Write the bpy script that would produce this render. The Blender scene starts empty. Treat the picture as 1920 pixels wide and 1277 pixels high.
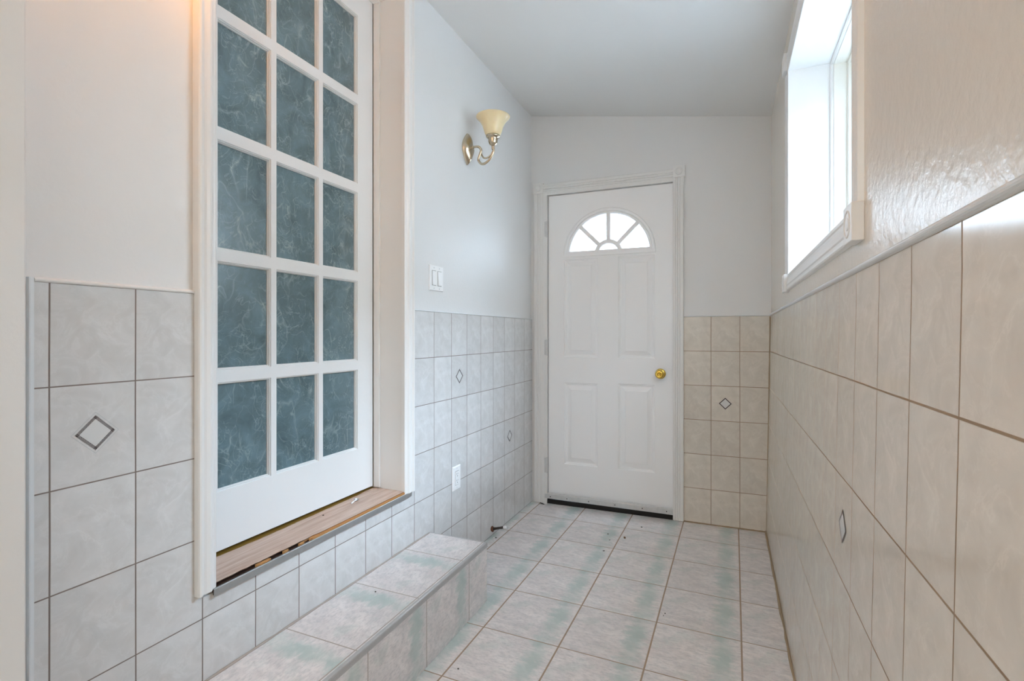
import bpy, bmesh, math, random
from mathutils import Vector, Matrix
random.seed(7)
sc = bpy.context.scene
C = sc.collection
PI = math.pi

# ------------------------------------------------------------------ camera
TH = 0.4067
cam_d = bpy.data.cameras.new('camera')
cam_d.sensor_fit = 'HORIZONTAL'; cam_d.sensor_width = 36.0
cam_d.lens = 939.97 / 1920 * 36.0
cam_d.shift_y = -11.4 / 1920
cam_d.clip_start = 0.01; cam_d.clip_end = 200
cam = bpy.data.objects.new('camera', cam_d); C.objects.link(cam)
cam.location = (0, 0, 1.134); cam.rotation_euler = (PI/2, 0, TH)
sc.camera = cam

# ------------------------------------------------------------------ colour management
sc.view_settings.view_transform = 'Standard'
sc.view_settings.look = 'None'
sc.view_settings.gamma = 1.0
sc.view_settings.use_curve_mapping = False
sc.view_settings.exposure = 0.10
sc.cycles.use_denoising = True
sc.cycles.max_bounces = 16
sc.cycles.diffuse_bounces = 10
sc.cycles.sample_clamp_indirect = 8.0
sc.cycles.caustics_reflective = False
sc.cycles.caustics_refractive = False

# ------------------------------------------------------------------ sky: bright overcast daylight
world = bpy.data.worlds.new('overcast_sky'); sc.world = world; world.use_nodes = True
wt = world.node_tree; wt.nodes.clear()
wo = wt.nodes.new('ShaderNodeOutputWorld'); wb = wt.nodes.new('ShaderNodeBackground')
wb.inputs['Color'].default_value = (0.655, 0.81, 1.0, 1)
SKY = 26.0
# overcast: the zenith is about three times as bright as the horizon
wtc = wt.nodes.new('ShaderNodeTexCoord'); wsx = wt.nodes.new('ShaderNodeSeparateXYZ'); wt.links.new(wtc.outputs['Generated'], wsx.inputs[0])
wmr = wt.nodes.new('ShaderNodeMapRange'); wt.links.new(wsx.outputs[2], wmr.inputs[0])
wmr.inputs[1].default_value = 0.0; wmr.inputs[2].default_value = 1.0; wmr.inputs[3].default_value = SKY*0.14; wmr.inputs[4].default_value = SKY*3.0
wt.links.new(wmr.outputs[0], wb.inputs['Strength'])
wt.links.new(wb.outputs[0], wo.inputs['Surface'])

def portal(name, loc, rot, sx, sy):
    d = bpy.data.lights.new(name, 'AREA'); d.shape = 'RECTANGLE'; d.size = sx; d.size_y = sy
    d.cycles.is_portal = True
    o = bpy.data.objects.new(name, d); C.objects.link(o); o.location = loc; o.rotation_euler = rot
    return o
portal('window_light_portal', (0.50, 1.72, 1.78), (0, PI/2, 0), 0.90, 1.20)       # the side window
LAMP_E = 23.0
PANEL_W = 39.0; PANEL_COL = (1.0, 0.975, 0.91)
LAMP_COL = (1.0, 0.42, 0.09)

# ------------------------------------------------------------------ dimensions
L = 1.2236          # left tile face is x = -L
PL = 1.2300         # left plaster face
RT = 0.2235         # right tile face at the top of the wainscot
PR = 0.2270         # right plaster face
D = 3.2089; PHI = 0.02
def bw(s, z, d=0.0):          # back wall point: s along x, d towards the outside
    return (s, D + PHI*s + d, z)
ZL, ZB = 1.2363, 1.2403
YB = -3.4           # wall behind the photographer
def ceil_z(x): return 2.6205 - (x + PL) * (2.6205 - 2.3805) / (PL + PR)

# ------------------------------------------------------------------ material helpers
def newmat(name):
    m = bpy.data.materials.new(name); m.use_nodes = True
    nt = m.node_tree; nt.nodes.clear()
    out = nt.nodes.new('ShaderNodeOutputMaterial'); b = nt.nodes.new('ShaderNodeBsdfPrincipled')
    nt.links.new(b.outputs[0], out.inputs['Surface'])
    return m, nt, b
def N(nt, kind, **kw):
    n = nt.nodes.new(kind)
    for k, v in kw.items():
        if k in n.inputs.keys(): 
            _set(nt, n.inputs[k], v)
        else: setattr(n, k, v)
    return n
def _set(nt, sock, v):
    if hasattr(v, 'is_output'): nt.links.new(v, sock)
    else: sock.default_value = v
def math_(nt, op, a, b=None, c=None, clamp=False):
    n = nt.nodes.new('ShaderNodeMath'); n.operation = op; n.use_clamp = clamp
    for i, v in enumerate((a, b, c)):
        if v is not None: _set(nt, n.inputs[i], v)
    return n.outputs[0]
def mixc(nt, f, a, b, blend='MIX'):
    n = nt.nodes.new('ShaderNodeMix'); n.data_type = 'RGBA'; n.blend_type = blend
    _set(nt, n.inputs[0], f); _set(nt, n.inputs[6], a); _set(nt, n.inputs[7], b)
    return n.outputs[2]
def ramp(nt, v, stops):
    n = nt.nodes.new('ShaderNodeValToRGB'); _set(nt, n.inputs[0], v)
    e = n.color_ramp.elements
    while len(e) < len(stops): e.new(0.5)
    for el, (p, c) in zip(e, stops):
        el.position = p; el.color = (c, c, c, 1) if isinstance(c, (int, float)) else tuple(c) + (1,) if len(c) == 3 else c
    return n.outputs[0]
def noise(nt, vec, scale, detail=3, rough=0.5, dist=0.0):
    n = nt.nodes.new('ShaderNodeTexNoise'); _set(nt, n.inputs['Vector'], vec)
    n.inputs['Scale'].default_value = scale; n.inputs['Detail'].default_value = detail
    n.inputs['Roughness'].default_value = rough; n.inputs['Distortion'].default_value = dist
    return n.outputs['Fac']
def bump(nt, b, h, strength, dist=0.01):
    n = nt.nodes.new('ShaderNodeBump'); _set(nt, n.inputs['Height'], h)
    n.inputs['Strength'].default_value = strength; n.inputs['Distance'].default_value = dist
    nt.links.new(n.outputs[0], b.inputs['Normal'])
def objco(nt):
    return nt.nodes.new('ShaderNodeTexCoord').outputs['Object']
def mapping(nt, vec, scale=(1,1,1), loc=(0,0,0)):
    n = nt.nodes.new('ShaderNodeMapping'); _set(nt, n.inputs['Vector'], vec)
    n.inputs['Scale'].default_value = scale; n.inputs['Location'].default_value = loc
    return n.outputs[0]

def paint_mat(name, col, rough=0.4, tex=0.15, scale=90, spec=0.5, stretch=(1,1,1)):
    m, nt, b = newmat(name)
    co = mapping(nt, objco(nt), stretch)
    n1 = noise(nt, co, 3.0, 3)
    c = mixc(nt, math_(nt, 'MULTIPLY', n1, 0.10), tuple(col)+(1,), tuple(x*0.93 for x in col)+(1,))
    nt.links.new(c, b.inputs['Base Color'])
    b.inputs['Roughness'].default_value = rough; b.inputs['Specular IOR Level'].default_value = spec
    if tex > 0:
        n2 = noise(nt, co, scale, 4, 0.6); bump(nt, b, n2, tex, 0.004)
    return m
M_wall = paint_mat('white_wall_paint', (0.765, 0.770, 0.772), 0.45, 0.12, 70)
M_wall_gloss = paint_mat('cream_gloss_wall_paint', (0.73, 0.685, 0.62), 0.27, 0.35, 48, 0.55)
M_ceil = paint_mat('ceiling_paint', (0.76, 0.76, 0.75), 0.8, 0.05, 120, 0.2)
M_trim = paint_mat('white_trim_paint', (0.79, 0.79, 0.78), 0.32, 0.06, 30)
M_door = paint_mat('white_door_paint', (0.77, 0.78, 0.78), 0.38, 0.08, 60)
M_door2 = paint_mat('bright_white_steel_door_paint', (0.90, 0.91, 0.92), 0.36, 0.08, 60)
M_ivory = paint_mat('ivory_vinyl', (0.80, 0.79, 0.73), 0.4, 0.0)
M_plastic = paint_mat('white_plastic', (0.88, 0.89, 0.90), 0.3, 0.0)
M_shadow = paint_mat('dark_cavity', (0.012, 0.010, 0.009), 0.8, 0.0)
M_slot = paint_mat('dark_slot', (0.03, 0.03, 0.03), 0.6, 0.0)
M_silic = paint_mat('silver_trim_paint', (0.70, 0.73, 0.75), 0.28, 0.1, 40)

def metal(name, col, rough, metallic=1.0, tex=0.0):
    m, nt, b = newmat(name)
    co = objco(nt); n1 = noise(nt, co, 35, 4)
    c = mixc(nt, n1, tuple(col)+(1,), tuple(x*0.78 for x in col)+(1,))
    nt.links.new(c, b.inputs['Base Color'])
    b.inputs['Metallic'].default_value = metallic; b.inputs['Roughness'].default_value = rough
    if tex: bump(nt, b, n1, tex, 0.002)
    return m
M_alu = metal('dull_aluminium', (0.50, 0.52, 0.53), 0.42, 0.75, 0.2)
M_tiletrim = metal('grey_tile_trim', (0.52, 0.52, 0.52), 0.4, 0.2, 0.15)
M_brass = metal('polished_brass', (0.90, 0.62, 0.13), 0.18)
M_brassd = metal('brass_keyhole', (0.28, 0.16, 0.02), 0.35)
M_nickel = metal('antique_nickel', (0.62, 0.53, 0.40), 0.27, 1.0, 0.1)
M_steel = metal('painted_steel', (0.70, 0.71, 0.71), 0.45, 0.3)

# ---- tile material: UV in metres from the grid origin
def tile_mat(name, tw, th_, gw, kind, grout, rough, tone=(1, 1, 1)):
    m, nt, b = newmat(name)
    uv = nt.nodes.new('ShaderNodeUVMap').outputs[0]
    sp = N(nt, 'ShaderNodeSeparateXYZ'); nt.links.new(uv, sp.inputs[0])
    # slight hand-laid wobble of the joints
    wob = noise(nt, uv, 3.0, 1)
    wob = math_(nt, 'MULTIPLY', math_(nt, 'SUBTRACT', wob, 0.5), 0.0025)
    U = math_(nt, 'DIVIDE', math_(nt, 'ADD', sp.outputs[0], wob), tw)
    V = math_(nt, 'DIVIDE', math_(nt, 'ADD', sp.outputs[1], wob), th_)
    fu = math_(nt, 'FRACT', U); fv = math_(nt, 'FRACT', V)
    iu = math_(nt, 'FLOOR', U); iv = math_(nt, 'FLOOR', V)
    du = math_(nt, 'MULTIPLY', math_(nt, 'SUBTRACT', 0.5, math_(nt, 'ABSOLUTE', math_(nt, 'SUBTRACT', fu, 0.5))), tw)
    dv = math_(nt, 'MULTIPLY', math_(nt, 'SUBTRACT', 0.5, math_(nt, 'ABSOLUTE', math_(nt, 'SUBTRACT', fv, 0.5))), th_)
    gu, gv = gw
    def joint(d, g):
        n = N(nt, 'ShaderNodeMapRange'); nt.links.new(d, n.inputs[0])
        n.inputs[1].default_value = g*0.35; n.inputs[2].default_value = g*0.6
        n.inputs[3].default_value = 1.0; n.inputs[4].default_value = 0.0
        return n.outputs[0]
    G = math_(nt, 'MAXIMUM', joint(du, gu), joint(dv, gv))
    cid = N(nt, 'ShaderNodeCombineXYZ'); nt.links.new(iu, cid.inputs[0]); nt.links.new(iv, cid.inputs[1])
    wn = nt.nodes.new('ShaderNodeTexWhiteNoise'); wn.noise_dimensions = '2D'; nt.links.new(cid.outputs[0], wn.inputs['Vector'])
    rnd = wn.outputs['Value']
    pv = N(nt, 'ShaderNodeCombineXYZ')
    nt.links.new(math_(nt, 'MULTIPLY', fu, tw), pv.inputs[0]); nt.links.new(math_(nt, 'MULTIPLY', fv, th_), pv.inputs[1])
    if kind == 'wall':
        nt.links.new(math_(nt, 'MULTIPLY', math_(nt, 'FLOOR', math_(nt, 'MULTIPLY', rnd, 3.0)), 0.7), pv.inputs[2])
        P = pv.outputs[0]
        cloud = noise(nt, P, 16, 5, 0.55, 0.8)
        vein = noise(nt, P, 15, 6, 0.62, 0.7)
        base = mixc(nt, ramp(nt, cloud, [(0.3, 0), (0.72, 1)]), (0.620, 0.606, 0.582, 1), (0.710, 0.697, 0.675, 1))
        v = ramp(nt, vein, [(0.0, 0), (0.475, 0), (0.50, 1), (0.525, 0), (1.0, 0)])
        # a light star-shaped bloom in the middle of each printed tile
        ctr = N(nt, 'ShaderNodeCombineXYZ'); ctr.inputs[0].default_value = tw*0.52; ctr.inputs[1].default_value = th_*0.52
        dd = nt.nodes.new('ShaderNodeVectorMath'); dd.operation = 'DISTANCE'
        fl = N(nt, 'ShaderNodeCombineXYZ')
        nt.links.new(math_(nt, 'MULTIPLY', fu, tw), fl.inputs[0]); nt.links.new(math_(nt, 'MULTIPLY', fv, th_), fl.inputs[1])
        nt.links.new(fl.outputs[0], dd.inputs[0]); nt.links.new(ctr.outputs[0], dd.inputs[1])
        bl = math_(nt, 'MULTIPLY', ramp(nt, dd.outputs['Value'], [(0.0, 1.0), (0.075, 0.0)]), ramp(nt, vein, [(0.40, 0), (0.50, 1), (0.60, 0.1)]))
        f = math_(nt, 'ADD', math_(nt, 'MULTIPLY', v, 0.22), math_(nt, 'MULTIPLY', bl, 0.50), clamp=True)
        col = mixc(nt, f, base, (0.79, 0.78, 0.76, 1))
    else:
        nt.links.new(math_(nt, 'MULTIPLY', rnd, 0.03), pv.inputs[2])
        P = pv.outputs[0]
        Ps = mapping(nt, P, (0.55, 1.5, 1)) if kind == 'floor' else mapping(nt, P, (1.0, 1.0, 1))
        c1 = noise(nt, Ps, 14, 6, 0.62, 0.5)
        c2 = noise(nt, mapping(nt, Ps, loc=(3.1, 1.7, 0)), 42, 5, 0.65, 0.3)
        base = mixc(nt, ramp(nt, c1, [(0.32, 0), (0.66, 1)]), (0.680, 0.640, 0.640, 1), (0.850, 0.810, 0.800, 1))
        base = mixc(nt, math_(nt, 'MULTIPLY', ramp(nt, c2, [(0.35, 1), (0.50, 0)]), 0.42), base, (0.50, 0.515, 0.515, 1))
        base = mixc(nt, math_(nt, 'MULTIPLY', ramp(nt, c2, [(0.55, 0), (0.68, 1)]), 0.35), base, (0.86, 0.83, 0.80, 1))
        # green band near one side of every tile, ragged, denser half way along
        rag = math_(nt, 'MULTIPLY', math_(nt, 'SUBTRACT', noise(nt, mapping(nt, P, (1.0, 2.2, 1), (5, 2, 0)), 16, 5, 0.6, 0.6), 0.5), 0.34)
        s = math_(nt, 'ABSOLUTE', math_(nt, 'SUBTRACT', math_(nt, 'ADD', fu, rag), 0.80))
        band = ramp(nt, s, [(0.05, 1.0), (0.15, 0.0)])
        band = math_(nt, 'MULTIPLY', band, ramp(nt, noise(nt, P, 9, 3), [(0.36, 0.35), (0.56, 1.0)]))
        gn = mixc(nt, c1, (0.36, 0.475, 0.455, 1), (0.52, 0.615, 0.59, 1))
        fine = noise(nt, mapping(nt, P, (0.6, 1.6, 1), (2, 6, 0)), 95, 4, 0.7, 0.2)
        base = mixc(nt, math_(nt, 'MULTIPLY', ramp(nt, fine, [(0.38, 1), (0.52, 0)]), 0.34), base, (0.40, 0.39, 0.41, 1))
        col = mixc(nt, math_(nt, 'MULTIPLY', band, 0.80), base, gn)
        sp2 = math_(nt, 'MULTIPLY', ramp(nt, noise(nt, mapping(nt, P, loc=(8, 3, 0)), 11, 4), [(0.58, 0), (0.68, 1)]), 0.25)
        col = mixc(nt, sp2, col, (0.46, 0.57, 0.53, 1))
    tint = math_(nt, 'ADD', 0.97, math_(nt, 'MULTIPLY', rnd, 0.06))
    tc = N(nt, 'ShaderNodeCombineXYZ')
    for i in range(3): nt.links.new(tint, tc.inputs[i])
    col = mixc(nt, 1.0, col, tc.outputs[0], 'MULTIPLY')
    col = mixc(nt, 1.0, col, tuple(tone)+(1,), 'MULTIPLY')
    gn_ = noise(nt, uv, 14, 4)
    gcol = mixc(nt, gn_, tuple(grout)+(1,), tuple(min(1, x*1.5) for x in grout)+(1,))
    nt.links.new(mixc(nt, G, col, gcol), b.inputs['Base Color'])
    nt.links.new(math_(nt, 'ADD', rough, math_(nt, 'MULTIPLY', G, 0.6), clamp=True), b.inputs['Roughness'])
    b.inputs['Specular IOR Level'].default_value = 0.5
    h = math_(nt, 'SUBTRACT', math_(nt, 'MULTIPLY', noise(nt, uv, 9, 2), 0.25), G)
    bump(nt, b, h, 0.25, 0.002)
    return m
TW, THt = 0.1559, 0.206
M_tile = tile_mat('marbled_wall_tile', TW, THt, (0.0032, 0.0030), 'wall', (0.16, 0.13, 0.115), 0.13, (0.965, 0.985, 1.02))
M_tile_warm_lit = tile_mat('marbled_tile_warm_lit_tan_grout', TW, THt, (0.0034, 0.0036), 'wall', (0.24, 0.17, 0.11), 0.15, (0.98, 0.93, 0.86))  # same tile as on the left, with warm light tinted into its colour
M_floor = tile_mat('green_banded_floor_tile', 0.3041, 0.3041, (0.0062, 0.0045), 'floor', (0.30, 0.225, 0.165), 0.33)
M_step = tile_mat('green_banded_step_tile', 0.3035, 0.3035, (0.0042, 0.0045), 'step', (0.34, 0.30, 0.27), 0.30)
M_caulk = paint_mat('stained_tan_caulk', (0.34, 0.25, 0.15), 0.6, 0.5, 60)
M_caulk_grey = paint_mat('grey_tan_grout', (0.42, 0.37, 0.33), 0.8, 0.4, 60)
M_inkd = paint_mat('brown_motif_ink', (0.045, 0.028, 0.032), 0.3, 0.0)
M_inkb = paint_mat('pale_blue_motif_ink', (0.46, 0.50, 0.52), 0.25, 0.0)
M_inkc = paint_mat('pale_motif_centre', (0.66, 0.67, 0.67), 0.2, 0.0)

# ---- wood board
def wood():
    m, nt, b = newmat('worn_laminate_board')
    co = objco(nt)
    g = noise(nt, mapping(nt, co, (38, 3.0, 38)), 1.0, 6, 0.65, 0.4)
    g2 = noise(nt, mapping(nt, co, (120, 5.0, 120), (3, 1, 0)), 1.0, 4, 0.6)
    c = ramp(nt, g, [(0.30, (0.36, 0.235, 0.17)), (0.48, (0.50, 0.36, 0.285)), (0.66, (0.58, 0.46, 0.39))])
    c = mixc(nt, math_(nt, 'MULTIPLY', ramp(nt, g2, [(0.3, 1), (0.5, 0)]), 0.35), c, (0.30, 0.19, 0.13, 1))
    # yellow-brown glue stain along the door, ragged, on the near half
    sp = N(nt, 'ShaderNodeSeparateXYZ'); nt.links.new(co, sp.inputs[0])
    rag = math_(nt, 'MULTIPLY', math_(nt, 'SUBTRACT', noise(nt, mapping(nt, co, (30, 12, 1)), 1.0, 5), 0.5), 0.022)
    w = math_(nt, 'SUBTRACT', 0.020, math_(nt, 'MULTIPLY', math_(nt, 'ABSOLUTE', math_(nt, 'SUBTRACT', sp.outputs[1], 1.22)), 0.030))
    st = math_(nt, 'LESS_THAN', math_(nt, 'ADD', sp.outputs[0], rag), math_(nt, 'ADD', -1.372, w))
    c = mixc(nt, st, c, (0.20, 0.115, 0.018, 1))
    nt.links.new(c, b.inputs['Base Color'])
    b.inputs['Roughness'].default_value = 0.42
    bump(nt, b, g2, 0.15, 0.002)
    return m
M_board = wood()
M_orange = paint_mat('orange_bare_wood', (0.46, 0.22, 0.075), 0.6, 0.5, 30, stretch=(4, 0.5, 4))
M_rot = paint_mat('dark_rotten_wood', (0.045, 0.018, 0.010), 0.6, 0.8, 40)
M_rotl = paint_mat('splintered_wood', (0.40, 0.20, 0.07), 0.7, 0.8, 60)

# ---- rice-paper glass
def ricepaper():
    m, nt, b = newmat('rice_paper_glass')
    co = objco(nt)
    fib = None
    for k in range(5):
        v = mapping(nt, co, (1, 1, 0.55 + 0.12*k), (k*1.7, k*2.3, k*0.9))
        a = noise(nt, v, 6.0 + 4.0*k, 2.5, 0.5, 0.45 + 0.15*k)
        d = math_(nt, 'ABSOLUTE', math_(nt, 'SUBTRACT', a, 0.5))
        r = ramp(nt, d, [(0.0, 0.55), (0.003, 0.28), (0.020, 0.0)])
        msk = ramp(nt, noise(nt, mapping(nt, co, loc=(k*3.3, 1, k)), 9 + k, 2), [(0.44, 0.0), (0.62, 1.0)])
        r = math_(nt, 'MULTIPLY', r, msk)
        fib = r if fib is None else math_(nt, 'ADD', fib, r)
    cloud = ramp(nt, noise(nt, co, 9, 5, 0.6, 0.8), [(0.3, 0.0), (0.7, 1.0)])
    base = mixc(nt, cloud, (0.050, 0.096, 0.112, 1), (0.135, 0.215, 0.250, 1))
    c = mixc(nt, math_(nt, 'MULTIPLY', fib, 0.60, clamp=True), base, (0.52, 0.62, 0.60, 1))
    nt.links.new(c, b.inputs['Base Color'])
    b.inputs['Roughness'].default_value = 0.30
    b.inputs['Specular IOR Level'].default_value = 0.5
    b.inputs['Coat Weight'].default_value = 1.0; b.inputs['Coat Roughness'].default_value = 0.16; b.inputs['Coat IOR'].default_value = 1.5
    bump(nt, b, noise(nt, co, 40, 3), 0.10, 0.002)
    return m
M_rice = ricepaper()

def clear_glass():
    m = bpy.data.materials.new('clear_window_glass'); m.use_nodes = True
    nt = m.node_tree; nt.nodes.clear()
    out = nt.nodes.new('ShaderNodeOutputMaterial'); mx = nt.nodes.new('ShaderNodeMixShader')
    t = nt.nodes.new('ShaderNodeBsdfTransparent'); g = nt.nodes.new('ShaderNodeBsdfGlossy')
    t.inputs[0].default_value = (0.97, 0.985, 0.98, 1); g.inputs['Roughness'].default_value = 0.02
    fr = nt.nodes.new('ShaderNodeFresnel'); fr.inputs[0].default_value = 1.45
    nt.links.new(math_(nt, 'MULTIPLY', fr.outputs[0], 0.8), mx.inputs[0])
    nt.links.new(t.outputs[0], mx.inputs[1]); nt.links.new(g.outputs[0], mx.inputs[2]); nt.links.new(mx.outputs[0], out.inputs[0])
    return m
M_glass = clear_glass()
def shade_mat():
    m, nt, b = newmat('cream_alabaster_glass')
    co = objco(nt); n1 = noise(nt, co, 18, 4, 0.5, 1.0)
    nt.links.new(mixc(nt, n1, (0.74, 0.58, 0.33, 1), (0.86, 0.74, 0.50, 1)), b.inputs['Base Color'])
    b.inputs['Roughness'].default_value = 0.28
    b.inputs['Subsurface Weight'].default_value = 0.25; b.inputs['Subsurface Radius'].default_value = (0.02, 0.015, 0.008)
    return m
M_shade = shade_mat()

# ------------------------------------------------------------------ mesh builder
class MB:
    def __init__(s): s.v = []; s.f = []; s.mi = []; s.uv = []
    def face(s, pts, m=0, uv=None):
        i = len(s.v); s.v += [tuple(p) for p in pts]; s.f.append(tuple(range(i, i+len(pts)))); s.mi.append(m); s.uv.append(uv)
    def box(s, a, b, m=0, T=None):
        x0,y0,z0 = a; x1,y1,z1 = b
        P = [(x,y,z) for z in (z0,z1) for y in (y0,y1) for x in (x0,x1)]
        if T: P = [T(*p) for p in P]
        for q in ((0,2,3,1),(4,5,7,6),(0,1,5,4),(2,6,7,3),(0,4,6,2),(1,3,7,5)):
            s.face([P[k] for k in q], m)
    def build(s, name, mats, parent=None, smooth=False, bevel=0.0, kind=None, label=None, cat=None, group=None, weld=True, recalc=True, seg=2):
        me = bpy.data.meshes.new(name); me.from_pydata(s.v, [], s.f)
        if not isinstance(mats, (list, tuple)): mats = [mats]
        for m in mats: me.materials.append(m)
        for p, k in zip(me.polygons, s.mi): p.material_index = k; p.use_smooth = smooth
        if any(u is not None for u in s.uv):
            ul = me.uv_layers.new(name='UVMap')
            for p, u in zip(me.polygons, s.uv):
                if u is None: continue
                for li, c in zip(p.loop_indices, u): ul.data[li].uv = c
        if weld or recalc:
            bm = bmesh.new(); bm.from_mesh(me)
            if weld: bmesh.ops.remove_doubles(bm, verts=bm.verts, dist=1e-5)
            if recalc: bmesh.ops.recalc_face_normals(bm, faces=bm.faces)
            bm.to_mesh(me); bm.free()
        o = bpy.data.objects.new(name, me); C.objects.link(o)
        if parent: o.parent = parent
        if bevel:
            md = o.modifiers.new('edge', 'BEVEL'); md.width = bevel; md.segments = seg; md.limit_method = 'ANGLE'; md.angle_limit = 0.7
        tag(o, label, cat, group, kind)
        return o
def tag(o, label=None, cat=None, group=None, kind=None):
    if label: o['label'] = label
    if cat: o['category'] = cat
    if group: o['group'] = group
    if kind: o['kind'] = kind
    return o
def root(name, loc, label, cat, kind=None, group=None):
    o = bpy.data.objects.new(name, None); C.objects.link(o); o.location = loc; o.empty_display_size = 0.05
    return tag(o, label, cat, group, kind)
def rebase(o):
    "children are modelled in world coordinates; keep them there under an empty that stands at the thing's base"
    inv = Matrix.Translation(o.location).inverted()
    for c in o.children: c.matrix_parent_inverse = inv

def rect_with_holes(mb, u0, u1, v0, v1, holes, T, m=0, uvf=None):
    "a flat rectangle in (u,v) with rectangular holes, split on the hole edges"
    us = sorted({u0, u1} | {h[0] for h in holes} | {h[1] for h in holes}); vs = sorted({v0, v1} | {h[2] for h in holes} | {h[3] for h in holes})
    us = [u for u in us if u0 <= u <= u1]; vs = [v for v in vs if v0 <= v <= v1]
    for a, b in zip(us, us[1:]):
        for c, d in zip(vs, vs[1:]):
            mu, mv = (a+b)/2, (c+d)/2
            if any(h[0] < mu < h[1] and h[2] < mv < h[3] for h in holes): continue
            q = [(a,c),(b,c),(b,d),(a,d)]
            mb.face([T(*p) for p in q], m, [uvf(*p) for p in q] if uvf else None)
def ring(mb, u0, u1, v0, v1, prof, T, fill=True, m=0, mfill=None):
    "nested rectangular rings: prof = [(inset, depth), ...]; T(u, v, depth)"
    R = []
    for i, d in prof:
        R.append([T(u0+i, v0+i, d), T(u1-i, v0+i, d), T(u1-i, v1-i, d), T(u0+i, v1-i, d)])
    for A, B in zip(R, R[1:]):
        for k in range(4):
            mb.face([A[k], A[(k+1) % 4], B[(k+1) % 4], B[k]], m)
    if fill: mb.face(R[-1], m if mfill is None else mfill)
def extrude_profile(mb, prof, a, b, T, m=0, caps=True):
    "prof: closed list of (p, q); swept along w from a to b; T(p, q, w)"
    n = len(prof)
    A = [T(p, q, a) for p, q in prof]; B = [T(p, q, b) for p, q in prof]
    for k in range(n): mb.face([A[k], A[(k+1) % n], B[(k+1) % n], B[k]], m)
    if caps: mb.face(A, m); mb.face(B[::-1], m)
def lathe(mb, prof, T, n=32, m=0, close=True):
    rings = [[T(r*math.cos(2*PI*k/n), r*math.sin(2*PI*k/n), z) for k in range(n)] for r, z in prof]
    for A, B in zip(rings, rings[1:]):
        for k in range(n): mb.face([A[k], A[(k+1) % n], B[(k+1) % n], B[k]], m)
    if close:
        if prof[0][0] > 1e-6: mb.face(rings[0][::-1], m)
        if prof[-1][0] > 1e-6: mb.face(rings[-1], m)
def tube(mb, pts, rad, n=12, m=0):
    pts = [Vector(p) for p in pts]; rs = rad if isinstance(rad, (list, tuple)) else [rad]*len(pts)
    rings = []; up = Vector((0, 1, 0.01)).normalized()
    for i, p in enumerate(pts):
        t = (pts[min(i+1, len(pts)-1)] - pts[max(i-1, 0)]).normalized()
        a = t.cross(up)
        if a.length < 0.05: a = t.cross(Vector((1, 0, 0)))
        a.normalize(); b = t.cross(a).normalized()
        rings.append([p + rs[i]*(a*math.cos(2*PI*k/n) + b*math.sin(2*PI*k/n)) for k in range(n)])
    for A, B in zip(rings, rings[1:]):
        for k in range(n): mb.face([A[k], A[(k+1) % n], B[(k+1) % n], B[k]], m)
    mb.face(rings[0][::-1], m); mb.face(rings[-1], m)
def smooth_path(pts, k=6):
    out = []; P = [Vector(p) for p in pts]
    for i in range(len(P)-1):
        p0 = P[max(i-1, 0)]; p1 = P[i]; p2 = P[i+1]; p3 = P[min(i+2, len(P)-1)]
        for j in range(k):
            t = j/k
            out.append(0.5*((2*p1) + (p2-p0)*t + (2*p0-5*p1+4*p2-p3)*t*t + (3*p1-p0-3*p2+p3)*t**3))
    out.append(P[-1]); return out

# ---- the printed diamond with a Greek-key border; T(u, v) gives a point just proud of the tile
KEY = ["1111111", "0000001", "0111101", "0100101", "0101101", "0100001", "1111111"]
def diamond(mb, T, r, full=True):
    def P(a, b): return T((a-b)*0.5, (a+b)*0.5)      # a, b run along the two diamond edges, -r..r
    def quad(a0, a1, b0, b1, m): mb.face([P(a0,b0), P(a1,b0), P(a1,b1), P(a0,b1)], m)
    q = r
    # pale outer line
    o0, o1 = q*1.20, q*1.17
    for s in (-1, 1):
        quad(-o0, o0, s*o0, s*o1, 2); quad(s*o0, s*o1, -o0, o0, 2)
    w = q*0.20
    quad(-(q-w), q-w, -(q-w), q-w, 3)
    n = 9; cell = 2*q/n; t = w/7
    if not full:
        for s in (-1, 1):
            quad(-q, q, s*q, s*(q-w*1.05), 1); quad(s*q, s*(q-w*1.05), -q, q, 1)
        return
    for side in range(4):
        for k in range(n):
            for i, row in enumerate(KEY):
                j = 0
                while j < 7:
                    if row[j] == '1':
                        j2 = j
                        while j2 < 7 and row[j2] == '1': j2 += 1
                        a0 = -q + k*cell + j*cell/7; a1 = -q + k*cell + j2*cell/7
                        b0 = q - i*t; b1 = q - (i+1)*t
                        if side == 0: quad(a0, a1, b0, b1, 1)
                        elif side == 1: quad(b0, b1, -a0, -a1, 1)
                        elif side == 2: quad(-a0, -a1, -b0, -b1, 1)
                        else: quad(-b0, -b1, a0, a1, 1)
                        j = j2
                    else: j += 1

# ================================================================== SETTING
# ---- floor
mb = MB()
def fuv(x, y):
    sk = 0.0096; x0 = x - sk*(y-3); y0 = y + sk*x
    return ((x0 + 0.8571) + 0.3041*20, (y0 - 2.9492) + 0.3041*20)
q = [(-1.35, YB-0.1), (0.36, YB-0.1), (0.36, 3.36), (-1.35, 3.36)]
mb.face([(x, y, 0) for x, y in q], 0, [fuv(*p) for p in q])
mb.box((-1.35, YB-0.1, -0.12), (0.36, 3.36, -0.001))
mb.build('floor', M_floor, kind='structure', label='pale grey ceramic tile floor with green bands and tan grout', weld=False)

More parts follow.
